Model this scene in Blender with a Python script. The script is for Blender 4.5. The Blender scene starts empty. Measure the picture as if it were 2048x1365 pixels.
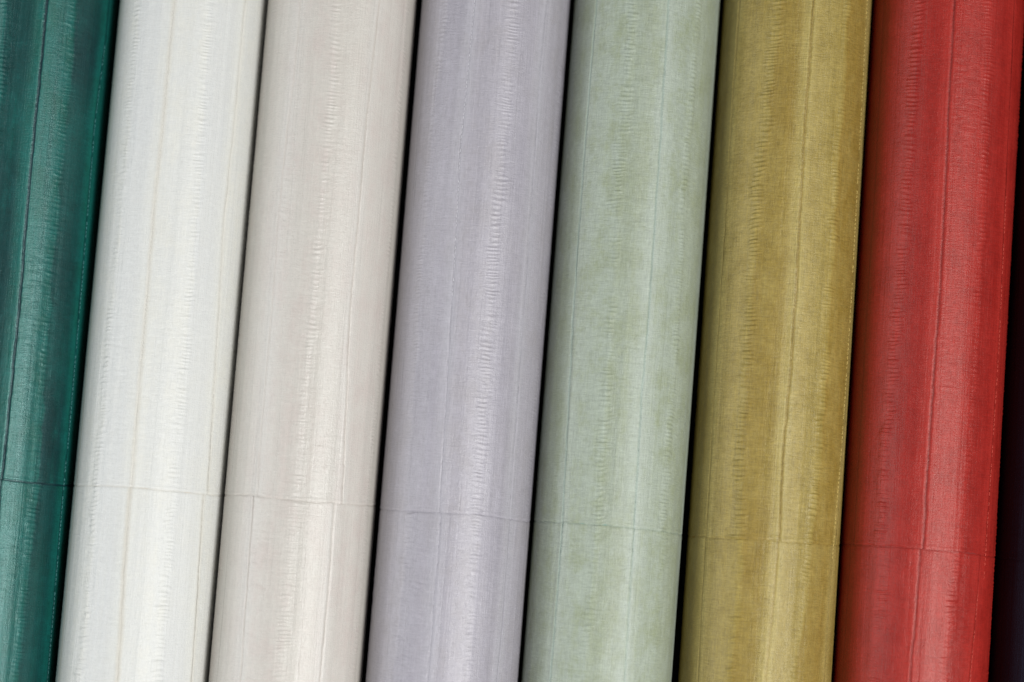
import bpy, math
import numpy as np
from mathutils import Matrix

# ------------------------------------------------------------------ camera, world, lamps
scene = bpy.context.scene
AXIS_H = 0.050                     # the rolls lie on the table: their axes are 5 cm above it
F_PX = 3400.0                      # focal length in pixels of the 2048 px wide photograph

def cam_matrix(rx, ry, rz):
    cx, sx, cy, sy, cz, sz = math.cos(rx), math.sin(rx), math.cos(ry), math.sin(ry), math.cos(rz), math.sin(rz)
    X = np.array([[1, 0, 0], [0, cx, -sx], [0, sx, cx]])
    Y = np.array([[cy, 0, sy], [0, 1, 0], [-sy, 0, cy]])
    Z = np.array([[cz, -sz, 0], [sz, cz, 0], [0, 0, 1]])
    return Z @ Y @ X
CAM_R = cam_matrix(0.07368, 0.01093, 0.07671)
CAM_P = np.array([0.35855, 0.0, 1.148])          # relative to the plane of the axes

cam_data = bpy.data.cameras.new("camera")
cam = bpy.data.objects.new("camera", cam_data)
scene.collection.objects.link(cam)
scene.camera = cam
mw = Matrix([list(r) + [0] for r in CAM_R] + [[0, 0, 0, 1]])
mw.translation = (CAM_P[0], CAM_P[1], CAM_P[2] + AXIS_H)
cam.matrix_world = mw
cam_data.sensor_width = 36.0
cam_data.lens = F_PX / 2048.0 * 36.0
cam_data.clip_start = 0.05
cam_data.clip_end = 50.0
cam_data.dof.use_dof = True
cam_data.dof.focus_distance = 1.112
cam_data.dof.aperture_fstop = 1.7

world = bpy.data.worlds.new("World")
scene.world = world
world.use_nodes = True
bg = world.node_tree.nodes["Background"]
bg.inputs["Color"].default_value = (0.93, 0.97, 1.0, 1)
bg.inputs["Strength"].default_value = 0.22

def area(name, loc, aim, sx, sy, power, col):
    l = bpy.data.lights.new(name, 'AREA')
    l.shape = 'RECTANGLE'; l.size = sx; l.size_y = sy; l.energy = power; l.color = col
    o = bpy.data.objects.new(name, l)
    scene.collection.objects.link(o)
    z = np.array(loc, float) - np.array(aim, float); z /= np.linalg.norm(z)
    x = np.cross([0, 1, 0], z); x /= np.linalg.norm(x)
    y = np.cross(z, x)
    m = Matrix([[x[i], y[i], z[i], loc[i]] for i in range(3)] + [[0, 0, 0, 1]])
    o.matrix_world = m
    return o
area("window_light", (1.42, -0.62, 2.0), (0.42, 0.08, 0.1), 0.46, 2.2, 67.0, (1.0, 0.995, 0.985))
area("side_light", (-2.2, -0.2, 1.25), (0.30, 0.1, 0.1), 1.6, 2.4, 40.0, (0.96, 0.98, 1.0))

vs = scene.view_settings
vs.view_transform = 'Standard'
vs.look = 'None'
vs.exposure = -0.20
vs.gamma = 1.0
vs.use_curve_mapping = False

# ------------------------------------------------------------------ noise helpers
def hash2(ix, iy, seed):
    n = (ix.astype(np.int64) * 374761393 + iy.astype(np.int64) * 668265263 + seed * 1442695041) & 0xffffffff
    n = ((n ^ (n >> 13)) * 1274126177) & 0xffffffff
    n = n ^ (n >> 16)
    return (n & 0xffffff).astype(np.float32) / 8388608.0 - 1.0

def vn(x, y, seed):
    """smooth value noise in -1..1"""
    x, y = np.broadcast_arrays(x, y)
    fx = np.floor(x); fy = np.floor(y)
    tx = x - fx; ty = y - fy
    tx = tx * tx * (3 - 2 * tx); ty = ty * ty * (3 - 2 * ty)
    a = hash2(fx, fy, seed); b = hash2(fx + 1, fy, seed)
    c = hash2(fx, fy + 1, seed); d = hash2(fx + 1, fy + 1, seed)
    return (a + (b - a) * tx) * (1 - ty) + (c + (d - c) * tx) * ty

def sst(a, b, x):
    t = np.clip((x - a) / (b - a), 0, 1)
    return t * t * (3 - 2 * t)

# ------------------------------------------------------------------ placing marks of the photograph on a roll
def on_roll(px, py, x0, k, R):
    """where the sight line through (px, py) meets the roll: angle from the top and length"""
    d = CAM_R @ np.array([px - 1024.0, 682.5 - py, -F_PX]); d /= np.linalg.norm(d)
    a = np.array([k, 1.0, 0.0]); a /= np.linalg.norm(a)
    w = CAM_P - np.array([x0, 0, 0])
    dp = d - a * d.dot(a); wp = w - a * w.dot(a)
    A = dp.dot(dp); B = 2 * dp.dot(wp); Cc = wp.dot(wp) - R * R
    disc = max(B * B - 4 * A * Cc, 0.0)
    t = (-B - math.sqrt(disc)) / (2 * A)
    P = w + t * d
    ex = np.array([1.0, -k, 0.0]); ex /= np.linalg.norm(ex)
    return math.atan2(P.dot(ex), P[2]), P.dot(a)

Y0, Y1 = -0.26, 0.44               # the rolls' ends
F0, F1 = -0.172, 0.350             # finely modelled stretch

# One entry per roll. Lines are lists of pixel positions in the photograph, read from it, that on_roll()
# turns into places on the leather.  seams: (points, ridge, groove) ; fins: (points, strength, half width m)
ROLLS = [
 dict(name='green', x0=0.0008, k=0.0, R=0.0500,
  cross=[(0,959),(60,966),(130,972)],
  up_seams=[([(95,0),(60,350),(40,600),(5,950)],1.3,1.6), ([(214,60),(190,250),(165,560),(130,960)],.9,.5)],
  up_fins=[([(8,0),(2,150),(-10,300),(-60,900)],1.1,.0042), ([(152,0),(135,200),(110,450),(93,700),(75,950)],.6,.0050)],
  lo_seams=[([(0,975),(-20,1365)],.7,1.0), ([(127,980),(95,1365)],.9,.5)],
  lo_fins=[([(-60,970),(-90,1365)],.8,.0045), ([(75,1000),(52,1150),(35,1365)],.9,.0050)]),
 dict(name='white', x0=0.10424, k=-0.00087, R=0.0500,
  cross=[(148,972),(200,973),(265,975),(350,983),(415,990),(447,993)],
  up_seams=[([(348,0),(328,220),(305,450),(278,780),(262,980)],1.0,.5), ([(492,0),(470,250),(450,430),(417,975)],.45,.35)],
  up_fins=[([(278,0),(262,180),(240,430),(218,650),(205,830),(192,950)],.95,.0046), ([(418,0),(407,220),(390,450),(372,680),(352,920)],.75,.0052)],
  lo_seams=[([(259,985),(247,1150),(235,1365)],.5,.7), ([(408,1000),(398,1160),(384,1365)],.9,.4)],
  lo_fins=[([(190,985),(185,1080),(170,1250),(160,1365)],1.0,.0046), ([(345,1000),(335,1130),(318,1365)],.9,.0052)]),
 dict(name='beige', x0=0.20602, k=-0.00147, R=0.05043,
  cross=[(452,992),(505,991),(530,995),(600,1003),(668,1007),(740,1013)],
  up_seams=[([(601,0),(585,180),(575,250),(558,420),(545,600),(520,900),(515,990)],.4,.4), ([(760,0),(735,230),(717,450),(700,640),(686,990)],.9,.6)],
  up_fins=[([(548,20),(520,250),(492,450),(462,930)],.6,.0040), ([(674,0),(664,180),(655,300),(630,570),(608,800),(598,950)],.92,.0047), ([(815,30),(797,250),(780,500),(740,950)],.6,.0042)],
  lo_seams=[([(506,1000),(495,1150),(480,1365)],.3,.7), ([(669,1012),(660,1150),(640,1365)],1.0,.5)],
  lo_fins=[([(446,1060),(430,1365)],.6,.004), ([(590,1030),(572,1200),(556,1365)],.8,.0075), ([(735,1030),(722,1200),(705,1365)],.4,.0042)]),
 dict(name='lilac', x0=0.31041, k=0.00123, R=0.05052,
  cross=[(758,1020),(800,1022),(882,1026),(960,1030),(1022,1040),(1058,1045)],
  up_seams=[([(949,0),(932,180),(920,300),(909,520),(898,700),(880,1010)],1.7,.7), ([(1096,0),(1080,150),(1065,400),(1048,640),(1020,1030)],.7,.5)],
  up_fins=[([(887,40),(868,200),(850,400),(836,620),(812,990)],.7,.0036), ([(1030,0),(1012,230),(990,460),(982,620),(968,820),(955,1010)],.78,.0060), ([(1126,120),(1100,450),(1060,960)],.6,.004)],
  lo_seams=[([(882,1030),(874,1130),(855,1365)],.4,1.0), ([(1022,1045),(1007,1250),(995,1365)],.8,.5)],
  lo_fins=[([(817,1045),(802,1180),(791,1300),(778,1365)],.9,.0055), ([(957,1045),(946,1200),(934,1365)],.7,.0050), ([(1060,1060),(1035,1365)],.4,.004)]),
 dict(name='sage', x0=0.41338, k=0.00291, R=0.04945,
  cross=[(1072,1044),(1125,1046),(1200,1050),(1268,1056),(1340,1066),(1365,1072)],
  up_seams=[([(1193,0),(1165,350),(1145,650),(1125,1045)],.4,.9), ([(1338,0),(1318,330),(1297,640),(1283,800),(1269,1052)],.6,.9)],
  up_fins=[([(1128,400),(1080,1000)],.5,.004), ([(1262,0),(1252,180),(1230,430),(1217,700),(1196,1030)],1.0,.0056), ([(1396,20),(1383,220),(1370,350),(1360,500),(1352,700),(1330,1010)],.9,.0040)],
  lo_seams=[([(1125,1050),(1112,1220),(1100,1365)],.35,1.0), ([(1269,1060),(1258,1220),(1250,1365)],.8,.6)],
  lo_fins=[([(1076,1080),(1062,1300)],.5,.004), ([(1191,1060),(1184,1190),(1163,1365)],.75,.0050), ([(1328,1080),(1318,1230),(1308,1365)],.6,.004)]),
 dict(name='gold', x0=0.5175, k=-0.00255, R=0.0500,
  cross=[(1378,1074),(1412,1076),(1480,1078),(1558,1082),(1620,1088),(1672,1092)],
  up_seams=[([(1479,0),(1465,200),(1450,450),(1430,750),(1412,1075)],.45,.5), ([(1628,0),(1612,220),(1602,400),(1594,560),(1581,750),(1567,900),(1559,1080)],2.4,1.8), ([(1740,0),(1728,250),(1708,600),(1688,900),(1672,1090)],.9,.4)],
  up_fins=[([(1412,300),(1370,1000)],.5,.004), ([(1556,0),(1541,150),(1532,250),(1512,400),(1507,520),(1494,670),(1482,880),(1476,1060)],1.1,.0060), ([(1697,0),(1680,250),(1664,500),(1651,740),(1640,900),(1624,1060)],1.0,.0050)],
  lo_seams=[([(1410,1080),(1395,1365)],.4,.5), ([(1556,1085),(1548,1200),(1531,1365)],.9,.7), ([(1668,1100),(1655,1300),(1650,1365)],.5,.4)],
  lo_fins=[([(1350,1365),(1365,1080)],.4,.004), ([(1481,1110),(1477,1200),(1466,1300),(1455,1365)],.9,.0055), ([(1618,1100),(1606,1230),(1588,1365)],.9,.0045)]),
 dict(name='red', x0=0.62022, k=-0.00191, R=0.0500,
  cross=[(1690,1091),(1760,1092),(1845,1098),(1920,1104),(1985,1115)],
  up_seams=[([(1766,0),(1750,350),(1731,650),(1706,1090)],.3,.5), ([(1910,0),(1899,200),(1889,420),(1879,600),(1861,850),(1846,1095)],1.9,1.2), ([(2031,0),(2012,400),(1998,700),(1971,1110)],.6,.4)],
  up_fins=[([(1838,0),(1826,150),(1816,350),(1806,480),(1790,680),(1771,900),(1760,1080)],1.0,.0055), ([(1978,0),(1974,250),(1967,450),(1958,600),(1950,780),(1935,950),(1929,1080)],.75,.0046)],
  lo_seams=[([(1700,1095),(1683,1365)],.3,.5), ([(1841,1102),(1832,1230),(1819,1365)],.5,.9), ([(1962,1115),(1952,1240),(1940,1365)],.6,.4)],
  lo_fins=[([(1766,1105),(1757,1240),(1744,1365)],.9,.0065), ([(1912,1120),(1900,1250),(1889,1365)],.8,.0045)]),
 dict(name='black', x0=0.7246, k=-0.001, R=0.0500,
  cross=[(1995,1118),(2048,1122),(2120,1130)],
  up_seams=[([(2070,0),(2034,600),(2012,1100)],.5,.6), ([(2215,0),(2185,600),(2150,1100)],.6,.6)],
  up_fins=[([(2140,0),(2110,600),(2080,1100)],.8,.005)],
  lo_seams=[([(2010,1125),(1998,1365)],.5,.6), ([(2150,1130),(2130,1365)],.6,.6)],
  lo_fins=[([(2080,1130),(2062,1365)],.8,.005)]),
]

# ------------------------------------------------------------------ materials
def lin(c):
    return tuple(((v / 255.0) / 12.92 if v <= 10 else (((v / 255.0) + 0.055) / 1.055) ** 2.4) for v in c) + (1.0,)

class NT:
    def __init__(s, m):
        s.t = m.node_tree; s.n = s.t.nodes; s.l = s.t.links
    def put(s, inp, v):
        if isinstance(v, bpy.types.NodeSocket): s.l.new(v, inp)
        else: inp.default_value = v
    def math(s, op, a, b=0.0, c=None, clamp=False):
        n = s.n.new('ShaderNodeMath'); n.operation = op; n.use_clamp = clamp
        s.put(n.inputs[0], a); s.put(n.inputs[1], b)
        if c is not None: s.put(n.inputs[2], c)
        return n.outputs[0]
    def vmul(s, a, v):
        n = s.n.new('ShaderNodeVectorMath'); n.operation = 'MULTIPLY'
        s.put(n.inputs[0], a); s.put(n.inputs[1], v); return n.outputs[0]
    def noise(s, vec, det=2.0, rough=0.5):
        n = s.n.new('ShaderNodeTexNoise'); n.inputs['Scale'].default_value = 1.0
        n.inputs['Detail'].default_value = det; n.inputs['Roughness'].default_value = rough
        s.l.new(vec, n.inputs['Vector']); return n.outputs[0]
    def ramp(s, f, a, b):
        n = s.n.new('ShaderNodeMapRange'); n.interpolation_type = 'SMOOTHSTEP'
        s.put(n.inputs['Value'], f); n.inputs['From Min'].default_value = a; n.inputs['From Max'].default_value = b
        return n.outputs[0]
    def mix(s, f, a, b, mode='MIX'):
        n = s.n.new('ShaderNodeMix'); n.data_type = 'RGBA'; n.blend_type = mode
        s.put(n.inputs[0], f); s.put(n.inputs[6], a); s.put(n.inputs[7], b); return n.outputs[2]

def leather(name, base, alt, deep, pale, stain, alt_amt=.5, deep_amt=.5, pale_amt=.4, stain_amt=.5,
            cloth=.10, streak=.12, rough=.42, bump=1.0, off=0.0, spec=.6, tint=(1, 1, 1)):
    m = bpy.data.materials.new(name); m.use_nodes = True
    t = NT(m); b = t.n['Principled BSDF']
    at = t.n.new('ShaderNodeAttribute'); at.attribute_name = 'place'
    add = t.n.new('ShaderNodeVectorMath'); add.operation = 'ADD'
    t.l.new(at.outputs['Vector'], add.inputs[0]); add.inputs[1].default_value = (off, off * 1.7, off)
    P = add.outputs[0]
    ft = t.n.new('ShaderNodeAttribute'); ft.attribute_name = 'feature'
    sp = t.n.new('ShaderNodeSeparateXYZ'); t.l.new(ft.outputs['Vector'], sp.inputs[0])
    side, seam, line = sp.outputs[0], sp.outputs[1], sp.outputs[2]
    blotch = t.noise(t.vmul(P, (60, 42, 3)), 6, .72)
    cloud = t.noise(t.vmul(P, (210, 330, 3)), 5, .7)
    stripe = t.noise(t.vmul(P, (520, 7, 5)), 4, .7)
    band = t.noise(t.vmul(P, (150, 2.2, 5)), 3, .65)
    ca = t.noise(t.vmul(P, (1700, 170, 1)), 2, .6)
    cb = t.noise(t.vmul(P, (190, 1700, 1)), 2, .6)
    grain = t.noise(t.vmul(P, (1100, 1100, 1)), 3, .65)
    col = t.mix(t.math('MULTIPLY', t.ramp(t.math('ADD', t.math('MULTIPLY', blotch, .55), t.math('ADD', t.math('MULTIPLY', cloud, .22), t.math('MULTIPLY', band, .23))), .43, .62), alt_amt), lin(base), lin(alt))
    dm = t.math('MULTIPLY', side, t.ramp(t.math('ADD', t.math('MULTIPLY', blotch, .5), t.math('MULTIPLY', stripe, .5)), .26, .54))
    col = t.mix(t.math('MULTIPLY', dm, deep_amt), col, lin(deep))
    col = t.mix(t.math('MULTIPLY', seam, pale_amt), col, lin(pale))
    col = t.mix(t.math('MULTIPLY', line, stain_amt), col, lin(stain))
    # weave of the backing and long streaks, as a factor around 1
    w = t.math('ADD', t.math('MULTIPLY', t.math('SUBTRACT', ca, .5), cloth * 2.6), t.math('MULTIPLY', t.math('SUBTRACT', cb, .5), cloth * 3.2))
    w = t.math('ADD', w, t.math('MULTIPLY', t.math('SUBTRACT', stripe, .5), streak * 2.3))
    w = t.math('ADD', w, t.math('MULTIPLY', t.math('SUBTRACT', cloud, .5), streak * 1.1))
    w = t.math('ADD', w, t.math('MULTIPLY', t.math('SUBTRACT', grain, .5), cloth * 1.2))
    w = t.math('ADD', w, t.math('MULTIPLY', t.math('SUBTRACT', band, .5), streak * 2.8))
    w = t.math('ADD', w, 1.0)
    comb = t.n.new('ShaderNodeCombineColor')
    for i in range(3): t.l.new(w, comb.inputs[i])
    col = t.mix(1.0, col, comb.outputs[0], 'MULTIPLY')
    t.l.new(col, b.inputs['Base Color'])
    r = t.math('ADD', rough - .30, t.math('MULTIPLY', t.math('ADD', stripe, band), .26))
    t.l.new(r, b.inputs['Roughness'])
    b.inputs['Specular IOR Level'].default_value = spec
    b.inputs['Specular Tint'].default_value = tint + (1,)
    h = t.math('ADD', t.math('MULTIPLY', ca, .5), t.math('MULTIPLY', cb, .7))
    h = t.math('ADD', h, t.math('MULTIPLY', grain, .9))
    h = t.math('ADD', h, t.math('MULTIPLY', stripe, 1.6))
    bp = t.n.new('ShaderNodeBump'); bp.inputs['Strength'].default_value = 1.0
    bp.inputs['Distance'].default_value = 0.00021 * bump
    t.l.new(h, bp.inputs['Height']); t.l.new(bp.outputs[0], b.inputs['Normal'])
    return m

MATS = {
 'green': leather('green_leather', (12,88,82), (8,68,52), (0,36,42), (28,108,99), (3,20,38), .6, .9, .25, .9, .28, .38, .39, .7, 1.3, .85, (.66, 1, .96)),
 'white': leather('white_leather', (220,221,217), (223,222,213), (213,215,215), (225,226,220), (204,194,174), .6, .6, .5, .6, .06, .055, .42, 1.0, 2.1, .6),
 'beige': leather('beige_leather', (206,201,193), (202,191,184), (200,196,186), (214,211,205), (188,175,160), .7, .6, .4, .4, .06, .07, .37, .9, 3.3, .85),
 'lilac': leather('lilac_leather', (171,167,175), (162,157,161), (152,148,159), (183,182,189), (148,145,155), .65, .65, .4, .35, .12, .13, .38, 1.0, 4.2, .8),
 'sage': leather('sage_leather', (161,171,156), (140,149,116), (145,153,130), (172,182,170), (132,156,148), .70, .55, .55, .40, .17, .10, .44, 1.0, 5.4, .6),
 'gold': leather('gold_leather', (157,139,76), (138,119,54), (130,103,38), (176,161,100), (132,104,42), .8, .55, .55, .4, .25, .16, .39, 1.0, 6.6, .55, (1, .95, .8)),
 'red': leather('red_leather', (160,39,32), (136,26,19), (130,20,14), (168,48,40), (100,20,19), .65, .55, .4, .5, .2, .13, .41, .9, 7.9, .6, (1, .78, .72)),
 'black': leather('black_leather', (14,13,20), (11,11,17), (9,9,14), (17,16,24), (6,5,9), .6, .6, .4, .4, .15, .15, .5, 1.0, 8.8, .3, (.6, .6, 1)),
}

def plain(name, col, rough, scale):
    m = bpy.data.materials.new(name); m.use_nodes = True
    t = NT(m); b = t.n['Principled BSDF']
    tc = t.n.new('ShaderNodeTexCoord')
    n = t.noise(t.vmul(tc.outputs['Object'], scale), 4, .6)
    c2 = tuple(min(255, v * 1.35 + 4) for v in col)
    t.l.new(t.mix(n, lin(col), lin(c2)), b.inputs['Base Color'])
    b.inputs['Roughness'].default_value = rough
    bp = t.n.new('ShaderNodeBump'); bp.inputs['Distance'].default_value = .0002
    t.l.new(n, bp.inputs['Height']); t.l.new(bp.outputs[0], b.inputs['Normal'])
    return m
M_THREAD = {n: plain(n + '_thread', c, .5, (900, 900, 900)) for n, c in dict(green=(74,128,128), gold=(184,162,96), red=(184,74,60), lilac=(206,204,212), white=(226,220,204)).items()}
M_TABLE = plain('black_table_top', (16, 14, 16), .7, (120, 120, 120))
M_CORE = plain('grey_cardboard', (140, 120, 92), .85, (300, 40, 300))
M_WOUND = {n: plain(n + '_wound_layers', c, .8, (500, 40, 500)) for n, c in dict(green=(8,50,46), white=(176,170,160), beige=(160,150,140), lilac=(124,120,128), sage=(104,126,116), gold=(110,88,36), red=(100,24,22), black=(12,10,14)).items()}

# ------------------------------------------------------------------ meshes
def grid_object(name, P, mat, parent, place=None, feature=None):
    """P: rows x cols x 3"""
    nr, nc = P.shape[:2]
    me = bpy.data.meshes.new(name)
    me.vertices.add(nr * nc)
    me.vertices.foreach_set('co', np.ascontiguousarray(P, np.float32).ravel())
    i = np.arange(nr * nc, dtype=np.int32).reshape(nr, nc)
    q = np.stack([i[:-1, :-1], i[:-1, 1:], i[1:, 1:], i[1:, :-1]], -1).reshape(-1, 4)
    me.loops.add(q.size); me.polygons.add(len(q))
    me.loops.foreach_set('vertex_index', q.ravel())
    me.polygons.foreach_set('loop_start', np.arange(0, q.size, 4, dtype=np.int32))
    me.polygons.foreach_set('use_smooth', np.ones(len(q), bool))
    me.update(calc_edges=True)
    for nm, arr in (('place', place), ('feature', feature)):
        if arr is not None:
            a = me.attributes.new(nm, 'FLOAT_VECTOR', 'POINT')
            a.data.foreach_set('vector', np.ascontiguousarray(arr, np.float32).ravel())
    me.materials.append(mat)
    o = bpy.data.objects.new(name, me)
    scene.collection.objects.link(o)
    o.parent = parent
    return o

def lathe(name, prof, axis_z, mat, parent, n=64):
    """prof: (radius, y) pairs turned round the roll's axis"""
    a = np.linspace(0, 2 * math.pi, n + 1)
    pr = np.array(prof)
    P = np.stack([np.outer(pr[:, 0], np.sin(a)), np.repeat(pr[:, 1][:, None], n + 1, 1), np.outer(pr[:, 0], np.cos(a)) + axis_z], -1)
    return grid_object(name, P, mat, parent)

def polyline(pts, roll):
    """pixel polyline -> function angle(y) along the roll, carried on straight beyond its ends"""
    q = sorted((on_roll(px, py, roll['x0'], roll['k'], roll['R'])[::-1] for px, py in pts))
    ys = np.array([p[0] for p in q]); th = np.array([p[1] for p in q])
    s0 = (th[1] - th[0]) / (ys[1] - ys[0]); s1 = (th[-1] - th[-2]) / (ys[-1] - ys[-2])
    s0 = float(np.clip(s0, -.35, .35)); s1 = float(np.clip(s1, -.35, .35))
    ys = np.concatenate([[ys[0] - .3], ys, [ys[-1] + .4]])
    th = np.concatenate([[th[0] - .3 * s0 * .3], th, [th[-1] + .4 * s1 * .3]])
    def f(y):
        # slightly smoothed
        return (np.interp(y - .008, ys, th) + np.interp(y, ys, th) * 2 + np.interp(y + .008, ys, th)) / 4
    return f

TAU = 2 * math.pi

def cross_fn(roll):
    q = sorted(on_roll(px, py, roll['x0'], roll['k'], roll['R']) for px, py in roll['cross'])
    th = np.array([p[0] for p in q]); ys = np.array([p[1] for p in q])
    a, b = ys[0], ys[-1]
    mid = (a + b) / 2
    th2 = np.concatenate([[-math.pi], th, [math.pi]])
    ys2 = np.concatenate([[mid], ys, [mid]])
    sd = int(roll['x0'] * 1000) + 3
    def f(t):
        t = (t + math.pi) % TAU - math.pi
        return (np.interp(t - .05, th2, ys2) + np.interp(t + .05, th2, ys2)) / 2 + .00035 * vn(t * 9, 0 * t + .5, sd) + .00018 * vn(t * 31, 0 * t + .5, sd + 5)
    return f

def roll_shape(th, y, sd):
    """the roll is not truly round: buried layers and their seams push flats and soft ridges outward"""
    thp = np.mod(th, TAU)
    x = thp / TAU
    r = .00030 * (vn(x * 14, y * 2.2, sd) * (1 - sst(.97, 1.0, x)) )
    r = r + .00018 * vn(x * 44, y * 2.2 + 9, sd + 1) * (1 - sst(.985, 1.0, x))
    r = r + .00009 * vn(x * 110, y * 2.6 + 3, sd + 2) * (1 - sst(.995, 1.0, x))
    r = r + .000035 * vn(x * 260, y * 7.0 + 3, sd + 5) * (1 - sst(.995, 1.0, x))
    return r

def stitching(root, roll, f, ya, yb, yc_of, sd):
    """a row of short pale thread stitches lying on the seam"""
    R = roll['R']
    vs, fs = [], []
    y = ya; rng = np.random.RandomState(sd)
    while y < yb:
        L = .0017 + .0008 * rng.rand()
        w = .00013 + .00007 * rng.rand()
        if rng.rand() < .86:
            n = len(vs)
            j = rng.uniform(-.0001, .0001)
            for t in (0, .25, .75, 1):
                yy_ = y + L * t
                th = float(f(yy_)) + j / R
                lift = R - .00055 + .00042 * math.sin(math.pi * (.12 + .76 * t)) + float(roll_shape(np.array([th]), np.array([yy_]), sd)[0])
                ww = w * (.5 + .5 * math.sin(math.pi * (.1 + .8 * t)))
                for da, dh in ((-ww, 0), (0, ww * 1.2), (ww, 0), (0, -ww)):
                    a = th + da / R; r_ = lift + dh
                    vs.append((r_ * math.sin(a), yy_ - Y0, r_ * math.cos(a) + AXIS_H))
            for k in range(3):
                for q in range(4):
                    p0 = n + k * 4 + q; p1 = n + k * 4 + (q + 1) % 4
                    fs.append((p0, p1, p1 + 4, p0 + 4))
        y += L + .0006 + .0006 * rng.rand()
    me = bpy.data.meshes.new('stitching'); me.from_pydata(vs, [], fs)
    me.polygons.foreach_set('use_smooth', [True] * len(me.polygons))
    me.materials.append(M_THREAD[roll['name']])
    o = bpy.data.objects.new('stitching', me); scene.collection.objects.link(o); o.parent = root
    o['kind'] = 'stuff'

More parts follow.
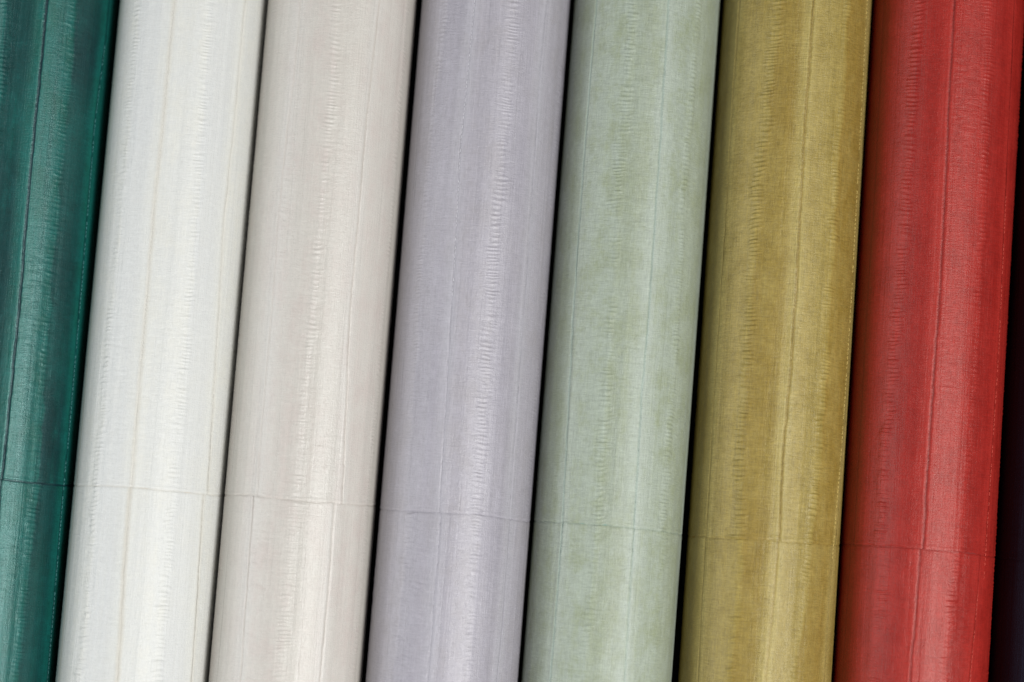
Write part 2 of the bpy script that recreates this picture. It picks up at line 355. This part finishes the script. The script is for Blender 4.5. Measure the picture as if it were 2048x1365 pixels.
def make_roll(ri, roll):
    R = roll['R'] = roll['R'] + .0005; sd = 100 + ri * 37
    root = bpy.data.objects.new('leather_roll', None)
    scene.collection.objects.link(root)
    root.empty_display_size = .05
    root.location = (roll['x0'] + roll['k'] * Y0, Y0, 0)
    root.rotation_euler = (0, 0, -math.atan(roll['k']))
    mat = MATS[roll['name']]
    zc = AXIS_H
    yc_of = cross_fn(roll)
    def to_local(th, y, r):
        return np.stack([r * np.sin(th), y - Y0, r * np.cos(th) + zc], -1)
    for row, key in ((0, 'up'), (1, 'lo')):
        seams = [(polyline(p, roll), rg, gv) for p, rg, gv in roll[key + '_seams']]
        fins = [(polyline(p, roll), st, hw) for p, st, hw in roll[key + '_fins']]
        seams.sort(key=lambda s: float(s[0](0.05 if row == 0 else -.08)))
        # close the circle with seams on the hidden side
        yr = .15 if row == 0 else -.08
        first, last = float(seams[0][0](yr)), float(seams[-1][0](yr))
        left = TAU - (last - first)
        nh = max(1, round(left / 1.10))
        allseams = list(seams)
        for j in range(1, nh):
            w = j / nh
            f0, f1 = seams[-1][0], seams[0][0]
            allseams.append((lambda y, w=w, f0=f0, f1=f1: f0(y) * (1 - w) + (f1(y) + TAU) * w, .7, .6))
        allseams.append((lambda y, f=seams[0][0]: f(y) + TAU, seams[0][1], seams[0][2]))
        for si in range(len(allseams) - 1):
            sL, sR = allseams[si], allseams[si + 1]
            mid = (float(sL[0](yr)) + float(sR[0](yr))) / 2
            midw = (mid + math.pi) % TAU - math.pi
            half = (float(sR[0](yr)) - float(sL[0](yr))) / 2
            seen = abs(midw) - half < 1.62
            if row == 0:
                ya, yb = None, Y1
            else:
                ya, yb = Y0, None
            ps = sd * 7 + row * 131 + si * 17
            # rows
            yn = float(yc_of(np.array([midw]))[0])
            if row == 0:
                edge = yn + np.array([0, .0002, .0004, .0007, .0010, .0013, .0016, .0020])
                mid_rows = np.arange(yn + .0025, F1, .0005 if seen else .008)
                tail = np.arange(F1 + .004, Y1 + .001, .01)
                yy = np.concatenate([edge, mid_rows, tail, [Y1]]) if tail[-1] < Y1 - 1e-4 else np.concatenate([edge, mid_rows, tail])
            else:
                edge = yn - np.array([0, .0002, .0004, .0007, .0010, .0013, .0016, .0020])[::-1]
                mid_rows = np.arange(F0, yn - .0023, .0005 if seen else .008)
                tail = np.arange(Y0, F0 - .003, .01)
                yy = np.concatenate([tail, mid_rows, edge])
            # fin of this skin
            fin = None
            for f, st, hw in fins:
                v = float(f(yr))
                if mid - half < v < mid + half: fin = (f, st, hw)
                if mid - half < v + TAU < mid + half: fin = (lambda y, f=f: f(y) + TAU, st, hw)
            if fin is None:
                fin = (lambda y, a=sL[0], b=sR[0]: a(y) * .5 + b(y) * .5, .8, .005)
            # columns: dense at both edges and round the fin
            Lw = float(half * 2 * R)
            uf = (float(fin[0](yr)) - (mid - half)) / (2 * half)
            e = np.array([0, .00022, .00045, .0007, .001, .0013, .0017, .0022, .003]) / Lw
            if seen:
                fb = uf + np.linspace(-.0075, .0075, 15) / Lw
                rest = np.linspace(e[-1], 1 - e[-1], 26)
                rest = rest[(rest < fb[0] - .02) | (rest > fb[-1] + .02)]
                rest = rest[(rest > e[-1] + .012) & (rest < 1 - e[-1] - .012)]
                fb = fb[(fb > e[-1] + .01) & (fb < 1 - e[-1] - .01)]
                u = np.unique(np.concatenate([e, rest, fb, 1 - e]))
            else:
                u = np.unique(np.concatenate([e[::2], np.linspace(e[-1], 1 - e[-1], 10)[1:-1], 1 - e[::2]]))
            U, Yg = np.meshgrid(u, yy)
            # shift columns so that the dense band follows the fin
            def lr(Yv): return sL[0](Yv), sR[0](Yv)
            a, b = lr(Yg)
            jL = .00018 * vn(Yg * 420, 0 * Yg + si, sd + 60 + row * 9 + si % (len(allseams) - 1)) + .00022 * vn(Yg * 90, 0 * Yg, sd + 61 + row * 9 + si % (len(allseams) - 1))
            jR = .00018 * vn(Yg * 420, 0 * Yg + (si + 1) % (len(allseams) - 1), sd + 60 + row * 9 + (si + 1) % (len(allseams) - 1)) + .00022 * vn(Yg * 90, 0 * Yg, sd + 61 + row * 9 + (si + 1) % (len(allseams) - 1))
            a = a + jL / R; b = b + jR / R
            ff = (fin[0](Yg) - a) / (b - a)
            ff = np.clip(ff, .15, .85)
            ufc = min(max(uf, .15), .85)
            Uw = np.where(U < ufc, U / ufc * ff, ff + (U - ufc) / (1 - ufc) * (1 - ff))
            # keep the edge columns at their metric distance
            th = a + (b - a) * Uw
            # bend ends to the cross seam
            yc = yc_of(th)
            fade = np.clip(1 - np.abs(Yg - yn) / .12, 0, 1)
            Yv = Yg + (yc - yn) * fade
            arc = th * R
            dl = (th - a) * R; dr = (b - th) * R           # distance to seams
            dc = np.abs(Yv - yc)
            # --- relief
            h = roll_shape(th, Yv, sd)
            # seams: the left skin's right edge is turned over the right one
            rgL, gvL, rgR, gvR = sL[1], sL[2], sR[1], sR[2]
            am = .75 + .35 * vn(Yv * 60, 0 * Yv + 3.3, ps + 3)
            h = h + .00009 * rgR * am * np.exp(-((dr - .0019) / .0008) ** 2)
            h = h - .00030 * (.25 + .60 * rgR) * am * sst(.00135, 0, dr)
            h = h - .00026 * (.25 + .60 * gvL) * am * sst(.00120, 0, dl)
            h = h + .00007 * rgL * am * np.exp(-((dl - .0018) / .0008) ** 2)
            h = h + .00005 * gvR * sst(.004, .0015, dr) + .00005 * gvL * sst(.006, .002, dl)
            # thin creases running beside the seam
            h = h + .00006 * vn(dr * 1300, Yv * 7, ps + 44) * np.exp(-dr / .0035) + .00006 * vn(dl * 1200, Yv * 7, ps + 45) * np.exp(-dl / .0045)
            # small puckers pulled by the stitches
            puck = vn(Yv * 900, dr * 300, ps + 9)
            h = h + .00004 * puck * np.exp(-dr / .002) * rgR + .00003 * vn(Yv * 800, dl * 250, ps + 10) * np.exp(-dl / .003)
            # cross seam
            ac = .8 + .35 * vn(arc * 140, 0 * arc, sd + 4)
            if row == 0:
                h = h - .00036 * ac * sst(.0014, 0, dc) + .00012 * np.exp(-((dc - .0018) / .0008) ** 2)
            else:
                h = h - .00022 * ac * sst(.0011, 0, dc) + .00004 * np.exp(-((dc - .002) / .001) ** 2)
            # longitudinal creases that run into the cross seam
            h = h + .00005 * vn(arc * 420, Yv * 60, ps + 12) * np.exp(-dc / .010)
            # --- fin wrinkles
            F, st, hw = fin
            st = st * {'sage': 1.45, 'gold': 1.35, 'red': 1.15, 'lilac': .95}.get(roll['name'], 1.0)
            wob = .0011 * vn(Yv * 75, 0 * Yv, ps + 20) + .0006 * vn(Yv * 230, 0 * Yv, ps + 21)
            x = (th - F(Yv)) * R - wob
            hwl = hw * (.80 + .26 * vn(Yv * 130, 0 * Yv + 7, ps + 22))
            s = x / hwl
            win = sst(1.25, .55, np.abs(s))
            pf = yy * 0 + 1.0
            per = .0029 * (1 + .22 * vn(yy * 60, yy * 0, ps + 23) + .30 * vn(yy * 190, yy * 0, ps + 24))
            ph = np.concatenate([[0], np.cumsum(np.diff(yy) / ((per[1:] + per[:-1]) / 2))]) * TAU
            ph = np.repeat(ph[:, None], len(u), 1)
            curv = .9 * vn(Yv * 28, 0 * Yv + 2, ps + 25) + .5 * vn(Yv * 90, 0 * Yv + 2, ps + 34)
            tilt = 1.3 * vn(Yv * 22, 0 * Yv + 5, ps + 26) + .8 * vn(Yv * 110, 0 * Yv + 5, ps + 33)
            phase = ph + tilt * s + (1.1 + curv) * s * s * (1 if (si + row) % 2 else -1) + 1.3 * vn(x * 160, Yv * 240, ps + 27)
            # every wrinkle has its own length, place and strength; some are missing, some double
            nid = np.floor(phase / TAU + .25)
            hs = hash2(nid, nid * 0 + 1, ps + 50); hw2 = hash2(nid, nid * 0 + 2, ps + 51); ha = hash2(nid, nid * 0 + 3, ps + 52)
            sc = (s - .20 * hs) / (.92 + .22 * hw2)
            one = sst(1.15, .35, np.abs(sc)) * np.clip(.80 + .40 * ha, .1, 1.2)
            wv = one * (.5 + .5 * np.sin(phase)) ** 1.5
            wv = wv + .28 * win * (.5 + .5 * np.sin(2.07 * phase + 2 * s + 1)) * sst(-.2, .6, vn(Yv * 120, s * .7, ps + 53))
            amp = np.clip(.80 + .45 * vn(Yv * 42, 0 * Yv + 8, ps + 28) + .35 * vn(Yv * 160, s * .8, ps + 29), .08, 1.3)
            h = h + .00040 * st * amp * wv
            h = h + .00003 * st * win                            # the band stands a little proud
            # --- finer wrinkles spreading out from the fin
            spread = np.exp(-np.abs(x) / .011)
            patch = sst(-.25, .6, vn(arc * 45, Yv * 16, ps + 30))
            h = h + .00011 * spread * (.25 + .9 * patch) * vn(x * 140 + 1.5 * vn(arc * 90, Yv * 90, ps + 35), Yv * 620, ps + 31)
            # wrinkled patches
            wide = .0031 if roll['name'] == 'white' else .0013
            patch2 = sst(.12, .75, vn(arc * 40 + 11, Yv * 12, ps + 32))
            if roll['name'] == 'lilac' and row == 1:
                patch2 = patch2 + 1.9 * sst(.003, .007, x) * sst(-.030, -.065, Yv) * (midw < 0)
            if roll['name'] == 'beige' and row == 1:
                patch2 = patch2 + 1.3 * sst(-.002, -.006, x) * sst(-.025, -.05, Yv) * (abs(midw) < .5)
            if roll['name'] == 'white' and row == 1:
                patch2 = patch2 + 1.1 * sst(.003, .007, x) * sst(-.030, -.055, Yv) * (midw < 0)
            h = h + .00009 * patch2 * vn(arc * 260 + .8 * vn(arc * 120, Yv * 120, ps), Yv * 520 + arc * 60, ps + 36) * sst(0, .003, dl) * sst(0, .003, dr)
            r = R - .0008 + .00045 + h
            P = to_local(th, Yv, r)
            place = np.stack([arc, Yv, np.full_like(arc, (si * 3.7 + row * 1.9) % 13)], -1)
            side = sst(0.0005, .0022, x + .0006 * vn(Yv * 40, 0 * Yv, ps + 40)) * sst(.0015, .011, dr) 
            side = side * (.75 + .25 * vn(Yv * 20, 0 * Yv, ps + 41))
            seamp = np.maximum(sst(.009, .001, dr), sst(.007, .001, dl)) * (.75 + .35 * vn(arc * 60, Yv * 25, ps + 42))
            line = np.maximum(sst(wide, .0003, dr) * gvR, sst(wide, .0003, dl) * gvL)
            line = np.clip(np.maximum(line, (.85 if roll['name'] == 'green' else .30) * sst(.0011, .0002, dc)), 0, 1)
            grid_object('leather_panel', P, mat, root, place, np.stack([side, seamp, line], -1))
    for pts, ya, yb in roll.get('stitches', ()):
        stitching(root, roll, polyline(pts, roll), ya, yb, yc_of, sd)
    ln = Y1 - Y0
    lathe('wound_layers', [(.021, .0006), (R - .0011, .0004), (R - .0008, .0016), (R - .0008, ln - .0016), (R - .0011, ln - .0004), (.021, ln - .0006)], zc, M_WOUND[roll['name']], root)
    lathe('cardboard_core', [(.0185, 0), (.0185, -.012), (.0210, -.012), (.0210, ln + .012), (.0185, ln + .012), (.0185, ln), (.0185, 0)], zc, M_CORE, root, 48)
    return root

LABELS = {
 'green': 'dark green roll of eel skin leather, left of the white roll',
 'white': 'bright white roll of eel skin leather, between the green roll and the beige roll',
 'beige': 'pale warm beige roll of eel skin leather, between the white and the lilac one',
 'lilac': 'greyish lilac roll of eel skin leather with a pale seam line',
 'sage': 'pale sage green roll of eel skin leather with faint olive blotches',
 'gold': 'mustard gold roll of eel skin leather with one strong raised seam',
 'red': 'red roll of eel skin leather between the mustard gold and the black one',
 'black': 'near black roll of eel skin leather, right of the red roll',
}
STITCHES = {
 'green': [([(214,60),(190,250),(165,560),(130,960)], -.012, .26), ([(127,980),(95,1365)], -.17, -.022)],
 'gold': [([(1735,0),(1722,250),(1703,600),(1683,900),(1667,1090)], -.045, .35)],
 'red': [([(2031,0),(2012,400),(1998,700),(1971,1110)], -.05, .20), ([(1962,1115),(1952,1240),(1940,1365)], -.17, -.06)],
 'lilac': [([(949,0),(932,180),(920,300),(909,520),(898,700)], .10, .34)],
 'white': [([(348,0),(328,220),(305,450),(278,780)], .05, .34)],
}
for roll in ROLLS: roll['stitches'] = STITCHES.get(roll['name'], ())
for ri, roll in enumerate(ROLLS):
    o = make_roll(ri, roll)
    o['label'] = LABELS[roll['name']]
    o['category'] = 'leather roll'
    o['group'] = 'rolls of eel skin leather lying side by side'

# the black surface under the rolls
def table():
    x0, x1, y0, y1 = -.6, 1.3, -.6, .85
    n = 12
    X, Y = np.meshgrid(np.linspace(x0, x1, n), np.linspace(y0, y1, n))
    P = np.stack([X, Y, 0 * X - .0008], -1)
    o = grid_object('table_top', P, M_TABLE, None)
    o['kind'] = 'structure'
    for p in (0,):
        md = o.modifiers.new('thickness', 'SOLIDIFY'); md.thickness = .03; md.offset = -1
table()
